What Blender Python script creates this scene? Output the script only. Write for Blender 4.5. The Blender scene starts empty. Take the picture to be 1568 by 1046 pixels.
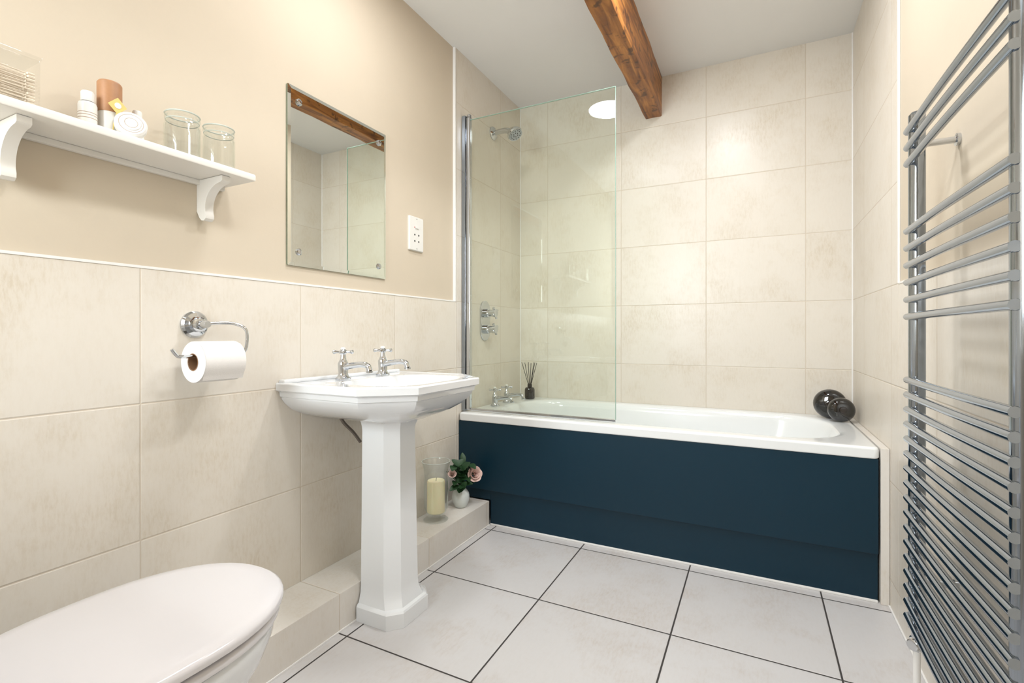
import bpy, bmesh, math, random
from mathutils import Vector, Matrix
random.seed(4)
ZOOM,UC,VC=1.0,784,523
S=bpy.context.scene
# ------------------------------------------------------------------ materials
def s2l(c):
    return tuple(((x/255)/12.92 if x/255<=0.04045 else ((x/255+0.055)/1.055)**2.4) for x in c)+(1,)
def newmat(name):
    m=bpy.data.materials.new(name); m.use_nodes=True
    nt=m.node_tree; p=nt.nodes['Principled BSDF']
    return m,nt,p
def N(nt,t,**k):
    n=nt.nodes.new(t)
    for a,b in k.items(): setattr(n,a,b)
    return n
def math_(nt,op,a,b=None):
    n=N(nt,'ShaderNodeMath',operation=op)
    for i,v in enumerate((a,b)):
        if v is None: continue
        if isinstance(v,(int,float)): n.inputs[i].default_value=v
        else: nt.links.new(v,n.inputs[i])
    return n.outputs[0]
def mixc(nt,fac,a,b):
    n=N(nt,'ShaderNodeMix',data_type='RGBA')
    for i,v in ((0,fac),(6,a),(7,b)):
        if isinstance(v,(int,float,tuple)): n.inputs[i].default_value=v
        else: nt.links.new(v,n.inputs[i])
    return n.outputs[2]
def simple(name,col,rough=.4,metal=0,coat=0,noise=0,scale=8,bump=0,bscale=200,spec=.5,sss=0):
    m,nt,p=newmat(name)
    c=s2l(col)
    p.inputs['Base Color'].default_value=c
    p.inputs['Roughness'].default_value=rough
    p.inputs['Metallic'].default_value=metal
    p.inputs['Coat Weight'].default_value=coat
    p.inputs['Specular IOR Level'].default_value=spec
    if sss: p.inputs['Subsurface Weight'].default_value=sss; p.inputs['Subsurface Scale'].default_value=.01
    g=N(nt,'ShaderNodeNewGeometry')
    nz=N(nt,'ShaderNodeTexNoise'); nz.inputs['Scale'].default_value=scale; nz.inputs['Detail'].default_value=4
    nt.links.new(g.outputs['Position'],nz.inputs['Vector'])
    d=tuple(x*(1-noise) for x in c[:3])+(1,)
    nt.links.new(mixc(nt,nz.outputs[0],c,d),p.inputs['Base Color'])
    if bump:
        n2=N(nt,'ShaderNodeTexNoise'); n2.inputs['Scale'].default_value=bscale
        nt.links.new(g.outputs['Position'],n2.inputs['Vector'])
        b=N(nt,'ShaderNodeBump'); b.inputs['Strength'].default_value=bump; b.inputs['Distance'].default_value=.002
        nt.links.new(n2.outputs[0],b.inputs['Height']); nt.links.new(b.outputs[0],p.inputs['Normal'])
    return m
def tilemat(name,au,ou,su,av,ov,sv,c1,c2,grout,gw=.003,rough=.32,blot=.5,streak=(0,0,1)):
    m,nt,p=newmat(name)
    g=N(nt,'ShaderNodeNewGeometry'); sx=N(nt,'ShaderNodeSeparateXYZ'); nt.links.new(g.outputs['Position'],sx.inputs[0])
    def line(ax,o,s):
        t=math_(nt,'DIVIDE',math_(nt,'SUBTRACT',sx.outputs[ax],o),s)
        f=math_(nt,'FRACT',math_(nt,'ADD',t,.5))
        d=math_(nt,'MULTIPLY',math_(nt,'ABSOLUTE',math_(nt,'SUBTRACT',f,.5)),s)
        return d,math_(nt,'FLOOR',t)
    du,iu=line(au,ou,su); dv,iv=line(av,ov,sv)
    d=math_(nt,'MINIMUM',du,dv)
    mask=math_(nt,'LESS_THAN',d,gw/2)
    cx=N(nt,'ShaderNodeCombineXYZ'); nt.links.new(iu,cx.inputs[0]); nt.links.new(iv,cx.inputs[1])
    wn=N(nt,'ShaderNodeTexWhiteNoise',noise_dimensions='3D'); nt.links.new(cx.outputs[0],wn.inputs[0])
    off=N(nt,'ShaderNodeVectorMath',operation='SCALE'); nt.links.new(wn.outputs['Color'],off.inputs[0]); off.inputs['Scale'].default_value=7
    ad=N(nt,'ShaderNodeVectorMath',operation='ADD'); nt.links.new(g.outputs['Position'],ad.inputs[0]); nt.links.new(off.outputs[0],ad.inputs[1])
    n1=N(nt,'ShaderNodeTexNoise'); n1.inputs['Scale'].default_value=3.4; n1.inputs['Detail'].default_value=10; n1.inputs['Roughness'].default_value=.68
    nt.links.new(ad.outputs[0],n1.inputs['Vector'])
    r=N(nt,'ShaderNodeValToRGB'); r.color_ramp.elements[0].position=.47; r.color_ramp.elements[1].position=.70
    nt.links.new(n1.outputs[0],r.inputs[0])
    mp=N(nt,'ShaderNodeMapping'); mp.inputs['Scale'].default_value=tuple(.3 if s_ else 1. for s_ in streak)
    nt.links.new(ad.outputs[0],mp.inputs[0])
    n3=N(nt,'ShaderNodeTexNoise'); n3.inputs['Scale'].default_value=110; n3.inputs['Detail'].default_value=6; n3.inputs['Roughness'].default_value=.7
    nt.links.new(mp.outputs[0],n3.inputs['Vector'])
    r3=N(nt,'ShaderNodeValToRGB'); r3.color_ramp.elements[0].position=.44; r3.color_ramp.elements[1].position=.62
    nt.links.new(n3.outputs[0],r3.inputs[0])
    f=math_(nt,'MULTIPLY',math_(nt,'MULTIPLY',r.outputs[0],math_(nt,'ADD',math_(nt,'MULTIPLY',r3.outputs[0],.6),.4)),blot)
    f=math_(nt,'ADD',f,math_(nt,'MULTIPLY',r3.outputs[0],.06))
    col=mixc(nt,f,s2l(c1),s2l(c2))
    tone=math_(nt,'MULTIPLY',wn.outputs['Value'],.09)
    col=mixc(nt,tone,col,s2l(c2))
    col=mixc(nt,mask,col,s2l(grout))
    nt.links.new(col,p.inputs['Base Color'])
    nt.links.new(math_(nt,'ADD',math_(nt,'MULTIPLY',mask,.4),math_(nt,'ADD',math_(nt,'MULTIPLY',n3.outputs[0],.12),rough-.06)),p.inputs['Roughness'])
    mr=N(nt,'ShaderNodeMapRange'); mr.inputs['From Min'].default_value=gw*.3; mr.inputs['From Max'].default_value=gw*1.1
    nt.links.new(d,mr.inputs[0])
    b=N(nt,'ShaderNodeBump'); b.inputs['Strength'].default_value=.5; b.inputs['Distance'].default_value=.002
    nt.links.new(math_(nt,'ADD',mr.outputs[0],math_(nt,'MULTIPLY',n3.outputs[0],.06)),b.inputs['Height']); nt.links.new(b.outputs[0],p.inputs['Normal'])
    return m
def glassmat(name,tint,f0=.05,gain=.8):
    m=bpy.data.materials.new(name); m.use_nodes=True; nt=m.node_tree; nt.nodes.clear()
    o=N(nt,'ShaderNodeOutputMaterial'); t=N(nt,'ShaderNodeBsdfTransparent'); gl=N(nt,'ShaderNodeBsdfGlossy')
    t.inputs[0].default_value=tint; gl.inputs['Roughness'].default_value=.0; gl.inputs[0].default_value=(.97,1,.98,1)
    lw=N(nt,'ShaderNodeLayerWeight'); lw.inputs[0].default_value=.5
    f=math_(nt,'ADD',math_(nt,'MULTIPLY',math_(nt,'POWER',lw.outputs['Facing'],4.),gain),f0)
    mx=N(nt,'ShaderNodeMixShader'); nt.links.new(f,mx.inputs[0]); nt.links.new(t.outputs[0],mx.inputs[1]); nt.links.new(gl.outputs[0],mx.inputs[2])
    nt.links.new(mx.outputs[0],o.inputs[0]); return m
def woodmat(name,c1,c2,c3,rough=.35):
    m,nt,p=newmat(name)
    g=N(nt,'ShaderNodeNewGeometry'); mp=N(nt,'ShaderNodeMapping'); mp.inputs['Scale'].default_value=(16,1.8,16)
    nt.links.new(g.outputs['Position'],mp.inputs[0])
    n=N(nt,'ShaderNodeTexNoise'); n.inputs['Scale'].default_value=2.2; n.inputs['Detail'].default_value=8; n.inputs['Distortion'].default_value=.8
    nt.links.new(mp.outputs[0],n.inputs['Vector'])
    r=N(nt,'ShaderNodeValToRGB'); e=r.color_ramp.elements; e[0].position=.3; e[0].color=s2l(c1); e[1].position=.7; e[1].color=s2l(c3)
    x=r.color_ramp.elements.new(.5); x.color=s2l(c2)
    nt.links.new(n.outputs[0],r.inputs[0])
    n2=N(nt,'ShaderNodeTexNoise'); n2.inputs['Scale'].default_value=22; n2.inputs['Detail'].default_value=6
    nt.links.new(g.outputs['Position'],n2.inputs['Vector'])
    rr=N(nt,'ShaderNodeValToRGB'); rr.color_ramp.elements[0].position=.58; rr.color_ramp.elements[1].position=.66
    nt.links.new(n2.outputs[0],rr.inputs[0])
    nt.links.new(mixc(nt,math_(nt,'MULTIPLY',rr.outputs[0],.75),r.outputs[0],s2l(tuple(x*.6 for x in c1))),p.inputs['Base Color'])
    p.inputs['Roughness'].default_value=rough
    b=N(nt,'ShaderNodeBump'); b.inputs['Strength'].default_value=.4; b.inputs['Distance'].default_value=.004
    nt.links.new(n2.outputs[0],b.inputs['Height']); nt.links.new(b.outputs[0],p.inputs['Normal'])
    return m
TC1,TC2,TG=(226,219,208),(196,180,154),(212,200,183)
M={}
M['tl']=tilemat('tile_wall_side',1,.2,.5,2,1.175,.357,TC1,TC2,TG,blot=.5)
M['tb']=tilemat('tile_wall_back',0,.2,.49,2,1.175,.357,TC1,TC2,TG,blot=.55)
M['tf']=tilemat('tile_floor',0,.704,.478,1,1.684,.49,(207,205,205),(184,172,161),(60,56,54),gw=.0055,rough=.33,blot=.6,streak=(0,1,0))
M['tledge']=tilemat('tile_ledge',1,.2,.5,0,-.3,5,(226,221,214),TC2,TG)
M['paint']=simple('paint_beige',(208,195,175),.75,noise=.04,bump=.1,bscale=90)
M['ceil']=simple('paint_ceiling',(231,230,228),.8,noise=.03,bump=.08,bscale=60)
M['white']=simple('white_gloss_trim',(238,236,233),.35,noise=.02)
M['shelf']=simple('shelf_white_paint',(232,228,221),.4,noise=.03)
M['cer']=simple('white_ceramic',(234,236,238),.08,coat=.6,noise=.01)
M['acr']=simple('white_acrylic',(236,238,238),.14,coat=.3,noise=.01)
M['seat']=simple('toilet_seat_plastic',(220,217,219),.16,coat=.3,noise=.01)
M['chrome']=simple('chrome',(205,208,212),.07,metal=1,noise=.02)
M['chromed']=simple('chrome_rail',(158,166,176),.1,metal=1,noise=.04)
M['navy']=simple('navy_panel_paint',(2,43,60),.42,noise=.12,scale=3,bump=.03,spec=.35)
M['beam']=woodmat('oak_beam',(92,48,18),(146,90,36),(186,124,56),.4)
M['woodcap']=simple('wood_bottle_cap',(184,134,94),.5,noise=.3,scale=60)
M['mirror']=simple('mirror_silver',(236,240,236),.0,metal=1,noise=0)
M['mirredge']=simple('mirror_edge',(150,165,150),.1,metal=.8)
M['glass']=glassmat('screen_glass',(.958,.978,.95,1),.032,.7)
M['gedge']=simple('glass_edge_green',(150,180,165),.15,noise=.1)
M['rim']=simple('thick_glass_rim',(196,202,194),.08,coat=.5,noise=.05)
M['clear']=glassmat('clear_glass',(.975,.985,.98,1),.045,.8)
M['plast']=glassmat('clear_plastic',(.97,.97,.97,1),.05,.5)
M['dglass']=simple('smoked_glass',(35,28,26),.05,coat=.5,noise=.1)
M['black']=simple('black_gloss',(14,13,14),.06,coat=1,noise=.1)
M['dark']=simple('dark_hole',(25,24,24),.6)
M['paper']=simple('tissue_paper',(238,235,232),.9,noise=.03,bump=.3,bscale=400)
M['card']=simple('cardboard_core',(150,112,80),.9,noise=.1)
M['candle']=simple('candle_wax',(240,228,188),.5,sss=.3,noise=.05)
M['vase']=simple('vase_ceramic',(222,228,226),.4,noise=.03)
M['leaf']=simple('leaf_green',(34,72,36),.5,noise=.4,scale=60)
M['pink']=simple('rose_petal_pink',(238,206,196),.6,noise=.1,scale=80)
M['stem']=simple('reed_dark',(40,30,26),.7)
M['yellow']=simple('yellow_tag',(226,200,120),.6,noise=.1)
M['cotton']=simple('cotton_buds',(232,218,198),.9,noise=.15,scale=90,bump=.5,bscale=120)
M['plastw']=simple('white_plastic',(228,226,221),.3,noise=.01)
M['red']=simple('red_paint',(190,40,30),.4)
M['ink']=simple('label_print',(170,150,130),.6)
M['brass']=simple('aged_metal_pipe',(120,112,105),.35,metal=.8)
em=bpy.data.materials.new('lamp_diffuser'); em.use_nodes=True
pe=em.node_tree.nodes['Principled BSDF']; pe.inputs['Base Color'].default_value=(1,1,1,1); pe.inputs['Emission Color'].default_value=(1,.98,.95,1); pe.inputs['Emission Strength'].default_value=2
M['lamp']=em
# ------------------------------------------------------------------ builder
def rr(cx,cy,hx,hy,r,seg=5):
    r=min(r,hx-1e-4,hy-1e-4); out=[]
    for k,(sx,sy) in enumerate(((1,1),(-1,1),(-1,-1),(1,-1))):
        for i in range(seg+1):
            a=math.pi/2*(k+i/seg)
            out.append((cx+sx*(hx-r)+r*math.cos(a),cy+sy*(hy-r)+r*math.sin(a)))
    return out
class B:
    def __init__(s): s.bm=bmesh.new(); s.mats=[]
    def mi(s,m):
        m=M[m]
        if m not in s.mats: s.mats.append(m)
        return s.mats.index(m)
    def loft(s,loops,mat,caps=(True,True),closed=True):
        i=s.mi(mat); V=[[s.bm.verts.new(p) for p in L] for L in loops]; n=len(V[0])
        for a,b in zip(V,V[1:]):
            for k in range(n if closed else n-1):
                try:
                    f=s.bm.faces.new((a[k],a[(k+1)%n],b[(k+1)%n],b[k])); f.material_index=i
                except ValueError: pass
        for c,L in zip(caps,(V[0],V[-1])):
            if c:
                f=s.bm.faces.new(L); f.material_index=i
        return V
    def box(s,x0,x1,y0,y1,z0,z1,mat,b=.002,seg=2):
        b=min(b,(x1-x0)/2.2,(y1-y0)/2.2,(z1-z0)/2.2)
        cx,cy,hx,hy=(x0+x1)/2,(y0+y1)/2,(x1-x0)/2,(y1-y0)/2
        L=[]
        for z,o in ((z0,b),(z0+b*.3,b*.3),(z0+b,0),(z1-b,0),(z1-b*.3,b*.3),(z1,b)):
            L.append([(p[0],p[1],z) for p in rr(cx,cy,hx-o,hy-o,b,seg)])
        s.loft(L,mat)
    def lathe(s,prof,o,mat,axis='Z',n=28,caps=(True,True)):
        ax={'X':Vector((1,0,0)),'Y':Vector((0,1,0)),'Z':Vector((0,0,1))}[axis] if isinstance(axis,str) else Vector(axis).normalized()
        ref=Vector((0,0,1)) if abs(ax.z)<.9 else Vector((1,0,0))
        u=ax.cross(ref).normalized(); v=ax.cross(u)
        o=Vector(o); L=[]
        for r,h in prof:
            r=max(r,1e-4)
            L.append([o+ax*h+(u*math.cos(2*math.pi*k/n)+v*math.sin(2*math.pi*k/n))*r for k in range(n)])
        s.loft(L,mat,caps)
    def tube(s,pts,rad,mat,n=12,smooth=0):
        P=[Vector(p) for p in pts]
        if smooth:
            Q=[]
            for i in range(len(P)-1):
                p0=P[max(i-1,0)];p1=P[i];p2=P[i+1];p3=P[min(i+2,len(P)-1)]
                for k in range(smooth):
                    t=k/smooth
                    Q.append(.5*((2*p1)+(-p0+p2)*t+(2*p0-5*p1+4*p2-p3)*t*t+(-p0+3*p1-3*p2+p3)*t**3))
            Q.append(P[-1])
            if not isinstance(rad,(int,float)):
                rad=[rad[min(int(i/smooth),len(rad)-1)]*(1-(i/smooth)%1)+rad[min(int(i/smooth)+1,len(rad)-1)]*((i/smooth)%1) for i in range(len(Q))]
            P=Q
        if isinstance(rad,(int,float)): rad=[rad]*len(P)
        T=[(P[min(i+1,len(P)-1)]-P[max(i-1,0)]).normalized() for i in range(len(P))]
        ref=Vector((0,0,1)) if abs(T[0].z)<.9 else Vector((1,0,0))
        u=T[0].cross(ref).normalized(); L=[]
        for p,t,r in zip(P,T,rad):
            u=(u-t*u.dot(t)).normalized(); v=t.cross(u)
            L.append([p+(u*math.cos(2*math.pi*k/n)+v*math.sin(2*math.pi*k/n))*r for k in range(n)])
        s.loft(L,mat)
    def sphere(s,c,r,mat,n=20,m=12,sc=(1,1,1)):
        c=Vector(c);L=[]
        for i in range(m+1):
            a=math.pi*i/m; rr_=max(math.sin(a),.002)*r; z=-math.cos(a)*r
            L.append([c+Vector((math.cos(2*math.pi*k/n)*rr_*sc[0],math.sin(2*math.pi*k/n)*rr_*sc[1],z*sc[2])) for k in range(n)])
        s.loft(L,mat)
    def done(s,name,ang=35,parent=None,wn=True):
        bmesh.ops.recalc_face_normals(s.bm,faces=s.bm.faces)
        for f in s.bm.faces: f.smooth=True
        for e in s.bm.edges:
            if len(e.link_faces)==2 and e.calc_face_angle(0)>math.radians(ang): e.smooth=False
        me=bpy.data.meshes.new(name); s.bm.to_mesh(me); s.bm.free()
        for m in s.mats: me.materials.append(m)
        ob=bpy.data.objects.new(name,me); S.collection.objects.link(ob)
        if wn:
            w=ob.modifiers.new('wn','WEIGHTED_NORMAL'); w.keep_sharp=True; w.weight=100
        if parent: ob.parent=parent
        return ob
XR=1.876; YB=2.99; ZC=2.535; YN=-.9
# ------------------------------------------------------------------ room
def wall(name,*a,mat='paint'):
    b=B(); b.box(*a,mat,b=.0005,seg=1); return b.done(name)
wall('floor',-.15,XR+.15,YN-.15,YB+.15,-.12,0,mat='tf')
wall('ceiling',-.15,XR+.15,YN-.15,YB+.15,ZC,ZC+.12,mat='ceil')
wall('wall_left',-.15,-.012,YN,YB+.15,0,ZC)
wall('wall_back',-.15,XR+.15,YB,YB+.15,0,ZC,mat='tb')
wall('wall_right',XR+.003,XR+.15,YN,YB+.15,0,ZC)
b=B(); WX0,WX1,WZ0,WZ1=.08,.80,1.10,2.20
b.box(-.15,WX0,YN-.15,YN,0,ZC,'paint',.0005,1); b.box(WX1,XR+.15,YN-.15,YN,0,ZC,'paint',.0005,1)
b.box(WX0,WX1,YN-.15,YN,0,WZ0,'paint',.0005,1); b.box(WX0,WX1,YN-.15,YN,WZ1,ZC,'paint',.0005,1)
b.done('wall_near')
b=B()
for a in ((WX0,WX0+.05,WZ0,WZ1),(WX1-.05,WX1,WZ0,WZ1),((WX0+WX1)/2-.025,(WX0+WX1)/2+.025,WZ0,WZ1)):
    b.box(a[0],a[1],YN-.11,YN-.05,a[2],a[3],'white')
b.box(WX0+.05,WX1-.05,YN-.11,YN-.05,WZ0,WZ0+.05,'white'); b.box(WX0+.05,WX1-.05,YN-.11,YN-.05,WZ1-.05,WZ1,'white')
b.box(WX0+.05,WX1-.05,YN-.085,YN-.08,WZ0+.05,WZ1-.05,'clear')
b.done('added_window')  # window added behind the camera as an opening for soft fill
b=B(); b.box(-.012,0,YN,2.19,0,1.175,'tl',.001,1); b.box(-.012,0,2.19,YB,0,ZC,'tl',.001,1); b.done('wall_left_tiling')
b=B(); b.box(XR,XR+.003,YN,2.10,0,1.175,'tl',.001,1); b.done('wall_right_tiling')
b=B(); b.box(XR,XR+.003,2.10,YB,0,ZC,'tl',.001,1); b.done('wall_right_recess_tiling')
b=B(); b.box(-.012,.003,2.180,2.192,1.175,ZC,'white',.002); b.box(-.012,.002,YN,2.18,1.173,1.180,'white',.001); b.done('trim_1')
b=B(); b.box(XR-.004,XR+.003,2.088,2.101,1.175,ZC,'white',.002); b.box(XR-.002,XR+.003,YN,2.09,1.173,1.180,'white',.001); b.done('trim_2')
b=B()
b.tube([(0,YB,.58),(0,YB,ZC)],.004,'white',8); b.tube([(XR,YB,.58),(XR,YB,ZC)],.005,'white',8); b.done('trim_3')
b=B(); b.box(0,.187,YN,2.224,0,.128,'tledge',.002); b.done('tiled_ledge')
b=B(); b.box(.187,.191,YN,2.224,0,.006,'white',.001); b.done('trim_4')
b=B(); b.box(.19,.76,YN+.003,.04,0,.95,'tl',.003); b.done('cistern_boxing')
# beam
b=B(); L=[]
n=80
for i in range(n+1):
    y=YN+(YB-YN)*i/n; j=lambda s:math.sin(y*5+s)*.0018+math.sin(y*19+s*3)*.001+random.uniform(-.0008,.0008)
    x0,x1,z0,z1=.837+j(0),.934+j(1),2.300+j(2),ZC+.0
    c=.006
    L.append([(x0,y,z1),(x0,y,z0+c),(x0+c*.3,y,z0+c*.3),(x0+c,y,z0),(.885,y,z0+j(5)*.5),(x1-c,y,z0),(x1-c*.3,y,z0+c*.3),(x1,y,z0+c),(x1+j(6)*.6,y,(z0+z1)/2),(x1,y,z1)])
b.loft(L,'beam'); b.done('ceiling_beam')
# ------------------------------------------------------------------ bath
bath=bpy.data.objects.new('bathtub',None); S.collection.objects.link(bath)
BX0,BX1,BY0,BY1=0.002,1.845,2.212,2.988
cx,cy=(BX0+BX1)/2,(BY0+BY1)/2; hx,hy=(BX1-BX0)/2,(BY1-BY0)/2
b=B(); L=[]
def lp(cx,cy,hx,hy,r,z): return [(p[0],p[1],z) for p in rr(cx,cy,hx,hy,r,10)]
L.append(lp(cx,cy,hx-.02,hy-.02,.02,.54)); L.append(lp(cx,cy,hx-.003,hy-.003,.02,.538))
L.append(lp(cx,cy,hx,hy,.02,.543)); L.append(lp(cx,cy,hx,hy,.02,.570)); L.append(lp(cx,cy,hx-.004,hy-.004,.02,.578)); L.append(lp(cx,cy,hx-.012,hy-.012,.02,.581))
icx,icy,ihx,ihy=.945,2.615,.815,.315
for o,z in ((-.03,.581),(-.018,.578),(-.008,.577),(0,.572),(.008,.56),(.014,.54)): L.append(lp(icx,icy,ihx-o,ihy-o,.24-o,z))
for k,(ox,oy,dx,z) in enumerate(((.03,.022,-.01,.48),(.06,.035,-.03,.38),(.10,.05,-.05,.28),(.13,.07,-.065,.21),(.17,.10,-.07,.175),(.24,.15,-.07,.16))):
    L.append(lp(icx+dx,icy,ihx-ox,ihy-oy,.22-oy*.5,z))
b.loft(L,'acr',(False,True))
b.lathe([(.03,0),(.03,.004),(.02,.006)],(.36,2.615,.16),'chrome',n=20)
b.done('tub',50,bath)
b=B()
b.box(.002,1.842,2.217,2.236,.183,.537,'navy',.003)
b.box(.190,1.842,2.233,2.240,.008,.183,'navy',.001); b.box(.002,.190,2.233,2.240,.130,.183,'navy',.001)
b.box(.190,1.842,2.227,2.234,0,.009,'white',.002)
b.done('panel',35,bath)
b=B(); b.box(1.848,XR-.001,2.218,2.988,0,.578,'tledge',.002); b.done('bath_end_tiling')  # tiled boxing strip between bath end and right wall
b=B(); b.box(XR-.006,XR,.0,2.216,0,.006,'white',.001); b.done('baseboard_right')
# bath screen
b=B(); ys=2.262
b.box(.048,.846,ys-.003,ys+.003,.598,2.165,'glass',.0005,1)
b.box(.845,.8475,ys-.0032,ys+.0032,.598,2.166,'gedge',.0003,1); b.box(.05,.845,ys-.0032,ys+.0032,2.164,2.1665,'gedge',.0003,1)
b.box(.002,.026,ys-.016,ys+.016,.584,2.19,'chromed',.004); b.box(.028,.052,ys-.012,ys+.012,.59,2.18,'chrome',.005)
b.lathe([(.012,0),(.012,.012),(.008,.016)],(.04,ys,2.18),'chrome')
b.box(.052,.846,ys-.005,ys+.005,.586,.600,'chrome',.002)
b.done('shower_screen')
# shower head
b=B(); y=2.60; z=2.225
b.lathe([(.04,0),(.04,.006),(.034,.014),(.016,.02)],(0,y,z),'chrome','X')
b.tube([(.015,y,z),(.07,y,z+.004),(.11,y,z-.004),(.14,y,z-.02)],[.015,.016,.017,.02],'chrome',16,6)
ax=Vector((.55,-.15,-.8)).normalized()
o=Vector((.135,y,z-.005))
b.lathe([(.018,-.01),(.03,.006),(.044,.022),(.048,.034),(.045,.042)],o,'chrome',ax)
b.lathe([(.042,.0425),(.040,.045),(.02,.044)],o,'chromed',ax)
u=ax.cross(Vector((0,1,0))).normalized(); v=ax.cross(u)
for r_,k_ in ((.014,6),(.03,12)):
    for k in range(k_):
        a=2*math.pi*k/k_; b.sphere(o+ax*.045+(u*math.cos(a)+v*math.sin(a))*r_,.0028,'dark',6,4)
b.done('shower_head')
# shower valve
b=B(); y=2.50; z=1.08
def yz(cx_,L2): return [(cx_,p[0],p[1]) for p in L2]
b.loft([yz(0,rr(y,z,.055,.118,.055,10)),yz(.006,rr(y,z,.055,.118,.055,10)),yz(.012,rr(y,z,.046,.109,.046,10))],'chrome')
for zz in (z+.045,z-.05):
    b.lathe([(.026,.01),(.026,.03),(.02,.034),(.02,.06),(.024,.062),(.024,.078),(.018,.082)],(0,y,zz),'chrome','X')
    for k in range(4):
        a=math.pi/2*k+.5; b.tube([(.07,y+.018*math.cos(a),zz+.018*math.sin(a)),(.07,y+.036*math.cos(a),zz+.036*math.sin(a))],.007,'chrome',10)
b.done('shower_valve')
# taps
def tap(name,x,y,z,s=1.0,d=(1,0)):
    b=B(); dx,dy=d
    b.lathe([(.025*s,0),(.025*s,.004*s),(.018*s,.010*s),(.015*s,.02*s),(.0165*s,.04*s),(.017*s,.052*s),(.013*s,.060*s),(.0095*s,.068*s),(.008*s,.082*s),(.012*s,.086*s),(.012*s,.094*s),(.007*s,.1*s)],(x,y,z),'chrome')
    f=lambda t,h:(x+dx*t*s,y+dy*t*s,z+h*s)
    b.tube([f(.008,.040),f(.04,.046),(f(.075,.050)),f(.10,.046),f(.108,.030)],[.011*s,.0105*s,.0095*s,.0095*s,.010*s],'chrome',14,6)
    b.lathe([(.011*s,0),(.011*s,-.006*s),(.008*s,-.006*s)],f(.108,.030),'chrome')
    for k in range(4):
        a=math.pi/2*k+.6; c,sn=math.cos(a),math.sin(a)
        b.tube([(x+c*.006*s,y+sn*.006*s,z+.09*s),(x+c*.02*s,y+sn*.02*s,z+.09*s),(x+c*.03*s,y+sn*.03*s,z+.09*s),(x+c*.034*s,y+sn*.034*s,z+.09*s)],[.004*s,.0045*s,.0075*s,.004*s],'chrome',10)
    b.lathe([(.0085*s,.094*s),(.0085*s,.102*s),(.005*s,.105*s)],(x,y,z),'plastw')
    return b.done(name)
tap('pillar_tap',.07,2.50,.5815,1.05); tap('pillar_tap',.065,2.66,.5815,1.05)
# reed diffuser
b=B(); x,y,z=.12,2.88,.5815
b.lathe([(.028,0),(.033,.004),(.033,.06),(.028,.072),(.012,.078),(.012,.088)],(x,y,z),'dglass',n=24)
b.lathe([(.0145,.078),(.0145,.094),(.009,.095)],(x,y,z),'stem')
for a,t in ((0,.028),(1.2,.03),(2.2,.036),(3.1,.045),(4.2,.03),(5.3,.04),(5.9,.05)):
    b.tube([(x,y,z+.06),(x+math.cos(a)*t*1.3,y+math.sin(a)*t*1.3,z+.235)],.0018,'stem',6)
b.done('reed_diffuser')
# black ornaments
def stack(name,c,r,ax):
    b=B(); ax=Vector(ax).normalized()
    pr=[]
    for i in range(25):
        a=math.pi*i/24; pr.append((math.sin(a)*r,-math.cos(a)*r*.62))
    b.lathe(pr,c,'black',ax,n=36)
    b.lathe([(r*.60,r*.48),(r*.63,r*.54),(r*.5,r*.58),(r*.25,r*.60),(r*.2,r*.66),(.02*r,r*.64)],c,'black',ax,n=32)
    b.lathe([(r*.30,r*.56),(r*.27,r*.69),(r*.15,r*.72)],c,'dglass',ax,n=24)
    return b.done(name)
stack('decorative_black_stone',(1.765,2.875,.581+.073),.073,(-.15,-1,.05))
stack('decorative_black_stone',(1.80,2.785,.581+.058),.058,(.1,-1,.08))
# ------------------------------------------------------------------ basin
b=B(); YC=1.405
def outl(w,d,cxr,cyr,z,x0=.001,k=6):
    P=[(x0,YC-w),(d-cxr,YC-w),(d,YC-w+cyr),(d,YC+w-cyr),(d-cxr,YC+w),(x0,YC+w)]
    out=[]
    for i in range(6):
        p,q=P[i],P[(i+1)%6]
        for j in range(k): out.append((p[0]+(q[0]-p[0])*j/k,p[1]+(q[1]-p[1])*j/k,z))
    return out
zr=.838
L=[]
for w,d,a,c,z in ((.10,.34,.05,.05,.690),(.125,.355,.06,.06,.697),(.165,.385,.08,.08,.708),(.205,.415,.10,.09,.722),(.245,.445,.12,.10,.742),(.27,.467,.13,.11,.764),(.283,.478,.135,.115,.781),
    (.284,.479,.135,.115,.787),(.290,.486,.135,.118,.790),(.292,.488,.135,.118,.805),(.298,.493,.14,.12,.809),(.305,.50,.14,.12,.812),(.305,.50,.14,.12,.833),(.303,.498,.14,.12,.8365),(.299,.494,.14,.12,zr)):
    L.append(outl(w,d,a,c,z))
L.append(outl(.285,.482,.135,.115,zr)); L.append(outl(.277,.474,.13,.112,zr-.003))
base=outl(.30,.50,.14,.12,0)
ccx,ccy=.295,YC
def inner(ax_,ay_,z,pw=3.0,sh=0):
    out=[]
    for p in base:
        a=math.atan2(p[1]-ccy,p[0]-ccx); c,s_=math.cos(a),math.sin(a)
        r=1/((abs(c)/ax_)**pw+(abs(s_)/ay_)**pw)**(1/pw); out.append((ccx+sh+c*r,ccy+s_*r,z))
    return out
for a,c,z,pw in ((.158,.222,zr-.003,3.2),(.150,.213,zr-.008,3.2),(.142,.203,.81,3.0),(.128,.18,.765,2.8),(.10,.14,.725,2.4),(.06,.08,.707,2.),(.025,.025,.703,2.)): L.append(inner(a,c,z,pw))
b.loft(L,'cer')
b.box(.001,.03,YC-.296,YC+.296,zr-.004,zr+.010,'cer',.005,3)
b.lathe([(.012,0),(.012,.004),(.007,.005)],(.150,YC,.80),'chrome',Vector((1,0,.2)))
b.lathe([(.022,0),(.022,.003),(.012,.002)],(.295,YC,.704),'chrome')
b.tube([(.16,YC,.80),(.17,YC+.004,.775),(.20,YC+.008,.745),(.26,YC+.004,.712)],.0018,'brass',6,5)
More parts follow.
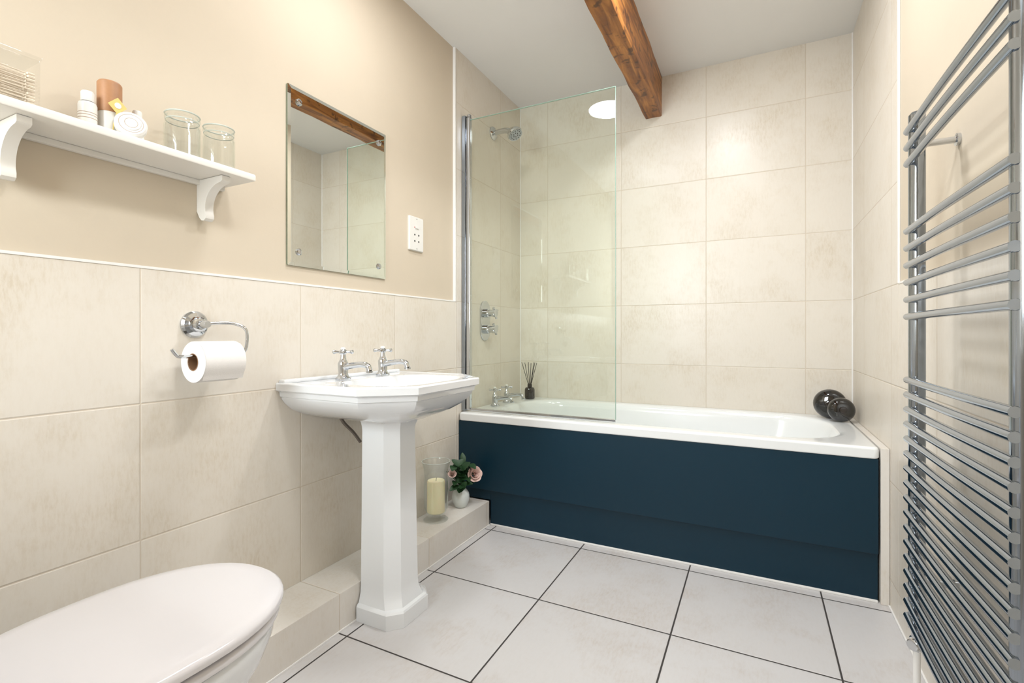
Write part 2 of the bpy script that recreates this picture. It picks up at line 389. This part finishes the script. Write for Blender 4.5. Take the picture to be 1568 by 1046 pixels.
b.lathe([(.03,0),(.03,-.02),(.02,-.03),(.02,-.10)],(.13,YC,.70),'plastw')
b.tube([(.11,YC-.13,.705),(.11,YC-.105,.675),(.115,YC-.07,.64),(.12,YC-.04,.60)],.006,'brass',10,4)
def oct_(x0,x1,y0,y1,c,z):
    P=[(x0,y0),(x1-c,y0),(x1,y0+c),(x1,y1-c),(x1-c,y1),(x0,y1)]
    return [(p[0],p[1],z) for p in P]
L=[]
for x1,w,c,z in ((.366,.110,.042,0.0005),(.366,.110,.042,.050),(.362,.106,.042,.056),(.352,.099,.042,.060),(.346,.094,.042,.075),(.340,.090,.042,.092),(.337,.088,.042,.12),(.332,.084,.04,.40),(.328,.081,.04,.66),(.330,.083,.04,.675),(.336,.088,.04,.69),(.34,.095,.04,.70)):
    L.append(oct_(.192,x1,1.381-w,1.381+w,c,z))
b.loft(L,'cer')
b.done('pedestal_basin',28)
tap('pillar_tap',.095,1.305,zr-.001,1.1,(.97,.1)); tap('pillar_tap',.095,1.515,zr-.001,1.1,(.97,.1))
# ------------------------------------------------------------------ toilet
b=B(); tx=.414
def egg(w,yf,yb,z,yw=.50,pf=2.15,pb=3.0,n=48):
    out=[]
    for k in range(n):
        a=2*math.pi*k/n; c,s_=math.cos(a),math.sin(a)
        if s_>=0: p=pf; e=yf-yw
        else: p=pb; e=yw-yb
        out.append((tx+w*abs(c)**(2/p)*(1 if c>=0 else -1), yw+e*abs(s_)**(2/p)*(1 if s_>=0 else -1), z))
    return out
b.loft([egg(.100,.60,.06,0.0005,.40),egg(.104,.61,.06,.02,.40),egg(.098,.59,.06,.05,.40),egg(.095,.58,.06,.14,.40),egg(.115,.62,.06,.21,.42),egg(.15,.675,.06,.28,.45),egg(.178,.715,.06,.34,.48),egg(.190,.730,.06,.385,.5),egg(.192,.734,.06,.405,.5),egg(.188,.728,.065,.412,.5)],'cer')
def plate(w,yf,yb,z0,z1,mat,dome=0):
    L=[egg(w-.006,yf-.006,yb+.006,z0),egg(w-.001,yf-.001,yb,z0+.004),egg(w,yf,yb,(z0+z1)/2),egg(w-.002,yf-.002,yb+.002,z1-.005),egg(w-.009,yf-.009,yb+.009,z1)]
    if dome:
        for t in (.85,.65,.4,.15,.02): L.append(egg(w*t,.5+(yf-.5)*t,.5-(.5-yb)*t,z1+dome*(1-t*t)))
    b.loft(L,mat)
plate(.199,.744,.255,.416,.437,'seat'); plate(.205,.752,.25,.441,.463,'seat',.007)
for dx in (-.075,.075): b.tube([(tx+dx-.02,.235,.44),(tx+dx+.02,.235,.44)],.012,'chrome',12)
b.box(tx-.19,tx+.19,.045,.215,.40,.76,'cer',.025,4); b.box(tx-.2,tx+.2,.042,.225,.76,.795,'cer',.012,3)
b.lathe([(.022,0),(.022,.006),(.015,.008)],(tx,.13,.795),'chrome')
b.done('toilet',40)
# ------------------------------------------------------------------ mirror
b=B(); y0,y1,z0,z1=1.150,1.646,1.240,1.867; my,mz=(y0+y1)/2,(z0+z1)/2
def ryz(x,o): return [(x,p[0],p[1]) for p in rr(my,mz,(y1-y0)/2-o,(z1-z0)/2-o,.002,1)]
b.loft([ryz(-.0115,0),ryz(-.005,0)],'mirredge'); b.loft([ryz(-.005,0),ryz(-.0035,.012)],'mirror',(False,True))
for yy in (y0+.045,y1-.045):
    for zz in (z0+.05,z1-.05):
        b.lathe([(.012,0),(.012,.004),(.009,.007),(.003,.008)],(-.0035,yy,zz),'chrome','X',n=20)
b.done('wall_mirror',3)
# socket
b=B(); y,z=1.858,1.475
b.loft([yz(-.0118,rr(y,z,.053,.08,.005,3)),yz(-.004,rr(y,z,.053,.08,.005,3)),yz(-.001,rr(y,z,.050,.077,.005,3))],'plastw')
for dy,dz in ((-.015,-.005),(.015,-.005),(-.015,-.035),(.015,-.035)): b.lathe([(.004,0),(.004,.0012)],(-.001,y+dy,z+dz),'dark','X',n=10)
b.box(-.002,.003,y-.012,y+.012,z+.025,z+.035,'plastw',.001); b.box(-.001,.0012,y-.018,y-.014,z+.028,z+.032,'red',.0003)
for s_ in (-1,1): b.lathe([(.003,0),(.003,.001)],(-.001,y,z+s_*.07),'chrome','X',n=10)
b.done('shaver_socket')
# ------------------------------------------------------------------ shelf
b=B(); zs=1.466
b.box(-.0115,.132,.36,.935,zs-.020,zs,'shelf',.004,3)
b.box(-.0115,.002,.37,.925,zs-.034,zs-.02,'shelf',.002)
for y in (.44,.862):
    P=[(-.0115,0),(.105,0),(.105,-.014),(.098,-.018)]
    for i in range(1,13):
        t=i/12; P.append((.098-.080*math.sin(t*math.pi/2)+.010*t*t,-.018-.070*(1-math.cos(t*math.pi/2))-.006*t))
    P+=[(.031,-.103),(.030,-.112),(.022,-.118),(.010,-.117),(.0,-.108),(-.006,-.098),(-.0115,-.09)]
    z0=zs-.021
    b.loft([[(p[0],y-.012,z0+p[1]) for p in P],[(p[0],y+.012,z0+p[1]) for p in P]],'shelf')
b.done('wall_shelf')
zs+=.0005
b=B(); X0,X1,Y0,Y1=.03,.115,.385,.462
b.box(X0,X1,Y0,Y1,zs,zs+.098,'plast',.003); b.box(X0-.002,X1+.002,Y0-.002,Y1+.002,zs+.0985,zs+.105,'plast',.002)
for i in range(7):
    for j in range(10):
        zz=zs+.008+j*.0068; xx=X0+.010+i*.0105+random.uniform(-.002,.002)
        b.tube([(xx,Y0+.006,zz),(xx,Y0+.016,zz),(xx,Y0+.018,zz),(xx+random.uniform(-.003,.003),Y1-.018,zz),(xx,Y1-.016,zz),(xx,Y1-.006,zz)],[.003,.003,.0012,.0012,.003,.003],'cotton',6)
b.done('cotton_bud_box')
def bottle(name,x,y,r,h,mb,mc,cap=.3,neck=.55):
    b=B(); hb=h*(1-cap)
    b.lathe([(r*.9,0),(r,.003),(r,hb*.88),(r*.9,hb*.95),(r*neck,hb)],(x,y,zs),mb)
    b.lathe([(r*.7,hb),(r*.72,hb+.002),(r*.72,h-.003),(r*.62,h)],(x,y,zs),mc)
    b.lathe([(r*1.003,hb*.25),(r*1.006,hb*.26),(r*1.006,hb*.7),(r*1.003,hb*.71)],(x,y,zs),'shelf',caps=(False,False))
    for hh in (.4,.5,.58): b.lathe([(r*1.008,hb*hh),(r*1.008,hb*hh+.0015)],(x,y,zs),'ink',caps=(False,False))
    return b.done(name)
bottle('toiletry_bottle',.06,.563,.0175,.092,'plastw','plastw',.25)
b=B(); b.lathe([(.020,0),(.022,.002),(.0225,.062),(.020,.065)],(.055,.608,zs),'plastw'); b.lathe([(.0235,.060),(.024,.061),(.024,.130),(.0215,.134)],(.055,.608,zs),'woodcap'); b.done('wooden_cap_bottle')
bottle('toiletry_bottle',.055,.666,.014,.090,'plastw','plastw',.25)
b=B(); ax=Vector((.85,-.35,.25)).normalized(); c=Vector((.098,.632,zs+.0335))
b.lathe([(.028,-.010),(.032,-.006),(.032,.006),(.028,.010),(.019,.010),(.018,.012),(.002,.012)],c,'plastw',ax)
for rr_ in (.024,.013): b.lathe([(rr_,.0102 if rr_>.02 else .0122),(rr_-.001,.0104 if rr_>.02 else .0124)],c,'ink',ax,caps=(False,False))
b.done('round_soap')
b=B(); c=Vector((.085,.610,zs+.074))
P=[(-.019,0),(0,-.019),(.019,0),(0,.019)]
b.loft([[(c.x+.000,c.y+p[0],c.z+p[1]) for p in P],[(c.x+.003,c.y+p[0],c.z+p[1]) for p in P]],'yellow')
b.lathe([(.007,0),(.007,.001)],(c.x+.003,c.y,c.z),'plastw','X',n=12)
b.tube([(c.x,c.y,c.z-.014),(.08,.605,zs+.03),(.083,.602,zs)],.0015,'yellow',6)
b.done('gift_tag')
for x,y,r,h in ((.07,.765,.042,.117),(.072,.862,.041,.117)):
    b=B()
    b.lathe([(r*.85,0),(r,.006),(r,h*.72),(r*.93,h*.80),(r*.86,h*.83),(r*.86,h*.86),(r*.95,h*.87),(r*.95,h*.97),(r*.88,h),(r*.82,h*.98),(r*.82,h*.84),(r*.93,h*.7),(r*.93,.012),(r*.6,.009)],(x,y,zs),'clear',n=36)
    for hh in (.885,.945): b.lathe([(r*.955,h*hh),(r*.985,h*(hh+.012)),(r*.955,h*(hh+.024))],(x,y,zs),'clear',n=36,caps=(False,False))
    b.tube([(x+math.cos(2*math.pi*k/32)*r*.94,y+math.sin(2*math.pi*k/32)*r*.94,zs+h*.99) for k in range(33)],.0018,'rim',6)
    b.tube([(x+math.cos(2*math.pi*k/32)*r*.90,y+math.sin(2*math.pi*k/32)*r*.90,zs+h*.845) for k in range(33)],.0012,'rim',6)
    b.done('glass_jar')
# ------------------------------------------------------------------ toilet roll holder
H=B(); y,z=.835,1.028
H.lathe([(.038,0),(.038,.006),(.033,.012),(.022,.014),(.020,.024),(.021,.030),(.012,.036)],(0,y,z),'chrome','X',n=32)
H.lathe([(.011,0),(.011,.04),(.009,.046)],(.02,y,z),'chrome','X')
xr=.085; zr2=.925
H.tube([(.055,y,z),(.058,y+.03,z+.004),(.068,y+.075,z+.003),(xr,y+.100,z-.015),(xr,y+.102,z-.06),(xr,y+.09,zr2+.02),(xr,y+.06,zr2+.016),(xr,y,zr2+.016),(xr,y-.08,zr2+.016),(xr,y-.095,zr2+.022),(xr,y-.105,zr2+.036)],.0045,'chrome',12,8)
H.done('toilet_roll_holder')
b=B(); ya,yb=.783,.898; R=.056; r0=.0215
b.lathe([(r0,0),(r0,.0005),(R-.001,.0005),(R,.002),(R,.113),(R-.001,.115),(r0,.115)],(xr,ya,zr2),'paper','Y',n=48,caps=(False,False))
b.lathe([(r0,.0),(r0,.115)],(xr,ya,zr2),'card','Y',n=32,caps=(False,False)); b.lathe([(r0+.002,-.0005),(r0,-.0005)],(xr,ya,zr2),'card','Y',n=32,caps=(False,False))
sheet=[]
for i in range(9):
    a=math.radians(60-i*12); sheet.append((xr+math.cos(a)*(R+.0012),zr2+math.sin(a)*(R+.0012)))
for i in range(1,4): sheet.append((sheet[8][0]-.002*i,sheet[8][1]-.005*i))
b.loft([[(p[0],ya+.001,p[1]) for p in sheet],[(p[0],yb-.001,p[1]) for p in sheet]],'paper',(False,False),closed=False)
b.done('toilet_roll')
# ------------------------------------------------------------------ candle holder + vase
b=B(); x,y,z=.092,1.883,.1285
b.lathe([(.055,0),(.058,.004),(.050,.010),(.022,.016),(.022,.024),(.045,.032),(.056,.06),(.057,.15),(.054,.20),(.057,.24),(.067,.275),(.065,.276),(.055,.24),(.052,.20),(.055,.15),(.054,.06),(.043,.036)],(x,y,z),'clear',n=40)
b.lathe([(.038,.037),(.042,.040),(.042,.180),(.039,.186),(.015,.182)],(x,y,z),'candle'); b.tube([(x,y,z+.18),(x+.002,y,z+.198)],.0012,'stem',6)
b.tube([(x+math.cos(2*math.pi*k/32)*.066,y+math.sin(2*math.pi*k/32)*.066,z+.276) for k in range(33)],.0016,'rim',6)
b.done('candle_hurricane_lamp')
b=B(); x,y=.10,2.085
L=[]
for r,h in ((.026,0),(.030,.003),(.040,.03),(.043,.05),(.040,.07),(.030,.085),(.022,.095),(.024,.108),(.021,.108),(.018,.095)):
    L.append([(x+math.cos(2*math.pi*k/48)*r*(1+(.035 if k%2 else -.02)),y+math.sin(2*math.pi*k/48)*r*(1+(.035 if k%2 else -.02)),z+h) for k in range(48)])
b.loft(L,'vase')
def leaf(b,p,d,L_,w,up):
    p=Vector(p); d=Vector(d).normalized(); s_=d.cross(Vector(up)).normalized(); n_=s_.cross(d)
    rows=[]
    for i in range(7):
        t=i/6; ww=w*math.sin(math.pi*min(1,t*.92+.05))**.8; q=p+d*L_*t-n_*L_*.25*t*t
        rows.append([q-s_*ww+n_*ww*.3,q,q+s_*ww+n_*ww*.3])
    b.loft(rows,'leaf',(False,False),closed=False)
def rose(b,c,r,ax):
    c=Vector(c); ax=Vector(ax).normalized(); ref=Vector((0,0,1)) if abs(ax.z)<.9 else Vector((1,0,0)); u=ax.cross(ref).normalized(); v=ax.cross(u)
    for ring,(rad,n_,h,tilt) in enumerate(((.15,3,.55,.0),(.35,4,.5,.15),(.6,5,.42,.35),(.85,6,.3,.6))):
        for k in range(n_):
            a0=2*math.pi*k/n_+ring*.7; rows=[]
            for i in range(5):
                t=i/4; row=[]
                for j in range(7):
                    s_=(j/6-.5); a=a0+s_*2*math.pi/n_*1.35
                    rr2=r*(rad*.5+rad*.5*t+tilt*t*t*.45)*(1-.12*(abs(s_)*2)**2*t)
                    row.append(c+(u*math.cos(a)+v*math.sin(a))*rr2+ax*r*(-.45+(h+.45)*t*(1-.25*(abs(s_)*2)**2)-tilt*.25*t**3))
                rows.append(row)
            b.loft(rows,'pink',(False,False),closed=False)
top=Vector((x,y,z+.10))
for hd,r in (((.155,2.130,.288),.036),((.085,2.030,.305),.020)):
    b.tube([top-Vector((0,0,.04)),top,Vector(hd)-Vector((0,0,.015))],.002,'leaf',6,4); rose(b,hd,r,(.75,-.6,.35) if r>.03 else (.4,-.5,.7))
for i in range(46):
    a=random.uniform(0,6.28); e=random.uniform(-.1,1.3); st=top+Vector((random.uniform(-.02,.03),random.uniform(-.035,.045),random.uniform(.0,.11)))
    leaf(b,st,(math.cos(a)*math.cos(e)+.2,math.sin(a)*math.cos(e),math.sin(e)),random.uniform(.04,.062),random.uniform(.014,.021),(0.5,-0.4,1))
for dx,dy in ((0,0),(.02,.03),(-.01,-.03)): b.tube([top,top+Vector((dx,dy,.11))],.0018,'leaf',6)
b.done('flower_vase',60,wn=False)
# ------------------------------------------------------------------ towel radiator
b=B(); xp=1.797; yf,yn=1.546,.996
for y in (yf,yn):
    b.lathe([(.012,.255),(.0175,.262),(.0175,1.55),(.012,1.557)],(xp,y,0),'chromed',n=24)
    for z in (1.475,.385):
        e=XR+.003 if z>1.175 else XR
        b.lathe([(.014,xp+.008-e),(.014,xp+.014-e),(.008,xp+.016-e),(.008,-.009),(.015,-.007),(.015,0)],(e,y,z),'chrome','X',n=20)
zz=[1.515,1.474,1.433]+[1.262-.0435*i for i in range(6)]+[.884-.0375*i for i in range(17)]
for z in zz:
    pts=[]
    for i in range(15):
        t=i/14; pts.append((xp-.016-.003*math.sin(math.pi*t),yf+.014+(yn-.014-yf-.014)*t,z))
    b.tube(pts,.0088,'chromed',12)
    for y in (yf,yn): b.tube([(xp-.012,y,z),(xp-.004,y,z)],.0115,'chromed',10)
b.lathe([(.011,0),(.011,-.02),(.015,-.022),(.015,-.045),(.011,-.05)],(xp,yf,.258),'chrome')
b.lathe([(.010,-.018),(.013,-.014),(.013,.018),(.010,.02)],(xp,yf,.222),'chrome',Vector((-.6,-.6,.1)))
b.tube([(xp,yf,.21),(xp,yf,.12),(xp+.004,yf-.005,.0005)],.008,'white',12,5)
b.lathe([(.011,0),(.011,-.02),(.015,-.022),(.015,-.045),(.011,-.05)],(xp,yn,.258),'chrome'); b.tube([(xp,yn,.21),(xp,yn,0.0005)],.008,'white',12)
b.done('towel_radiator')
# ------------------------------------------------------------------ ceiling lights
def lamp(x,y,r,power,col=(.95,.975,1)):
    b=B(); b.lathe([(r+.02,0),(r+.02,-.015),(r+.008,-.022),(r,-.016)],(x,y,ZC),'white',n=40); b.lathe([(r,-.012),(r,-.014)],(x,y,ZC),'lamp',n=40); b.done('ceiling_light')
    l=bpy.data.lights.new('bulb','AREA'); l.shape='DISK'; l.size=2*r; l.energy=power; l.color=col
    o=bpy.data.objects.new('ceiling_bulb',l); o.location=(x,y,ZC-.026); S.collection.objects.link(o)
lamp(.55,1.31,.13,8.5); lamp(1.35,.75,.15,10.5); lamp(1.25,1.80,.09,11)  # third lamp is added, out of view, to brighten the back right
l=bpy.data.lights.new('added_window_fill','AREA'); l.shape='RECTANGLE'; l.size=.7; l.size_y=1.0; l.energy=44; l.color=(.90,.955,1)  # area light added outside the unseen window for fill
o=bpy.data.objects.new('added_window_fill',l); o.location=((WX0+WX1)/2,YN-.17,(WZ0+WZ1)/2); o.rotation_euler=(math.radians(90),0,0); S.collection.objects.link(o)
w=bpy.data.worlds.new('World'); S.world=w; w.use_nodes=True
bg=w.node_tree.nodes['Background']; bg.inputs[0].default_value=(.85,.92,1,1); bg.inputs[1].default_value=1.0
# ------------------------------------------------------------------ camera
c=bpy.data.cameras.new('camera'); c.sensor_width=36; c.lens=36*745/1568*ZOOM; c.shift_x=(UC-784)*ZOOM/1568; c.shift_y=(512-VC)*ZOOM/1568; c.clip_start=.02
o=bpy.data.objects.new('camera',c); o.location=(1.437,0,1.0); o.rotation_euler=(math.radians(90),0,math.radians(26.66)); S.collection.objects.link(o); S.camera=o
S.view_settings.view_transform='Standard'; S.view_settings.look='None'; S.view_settings.exposure=0.35
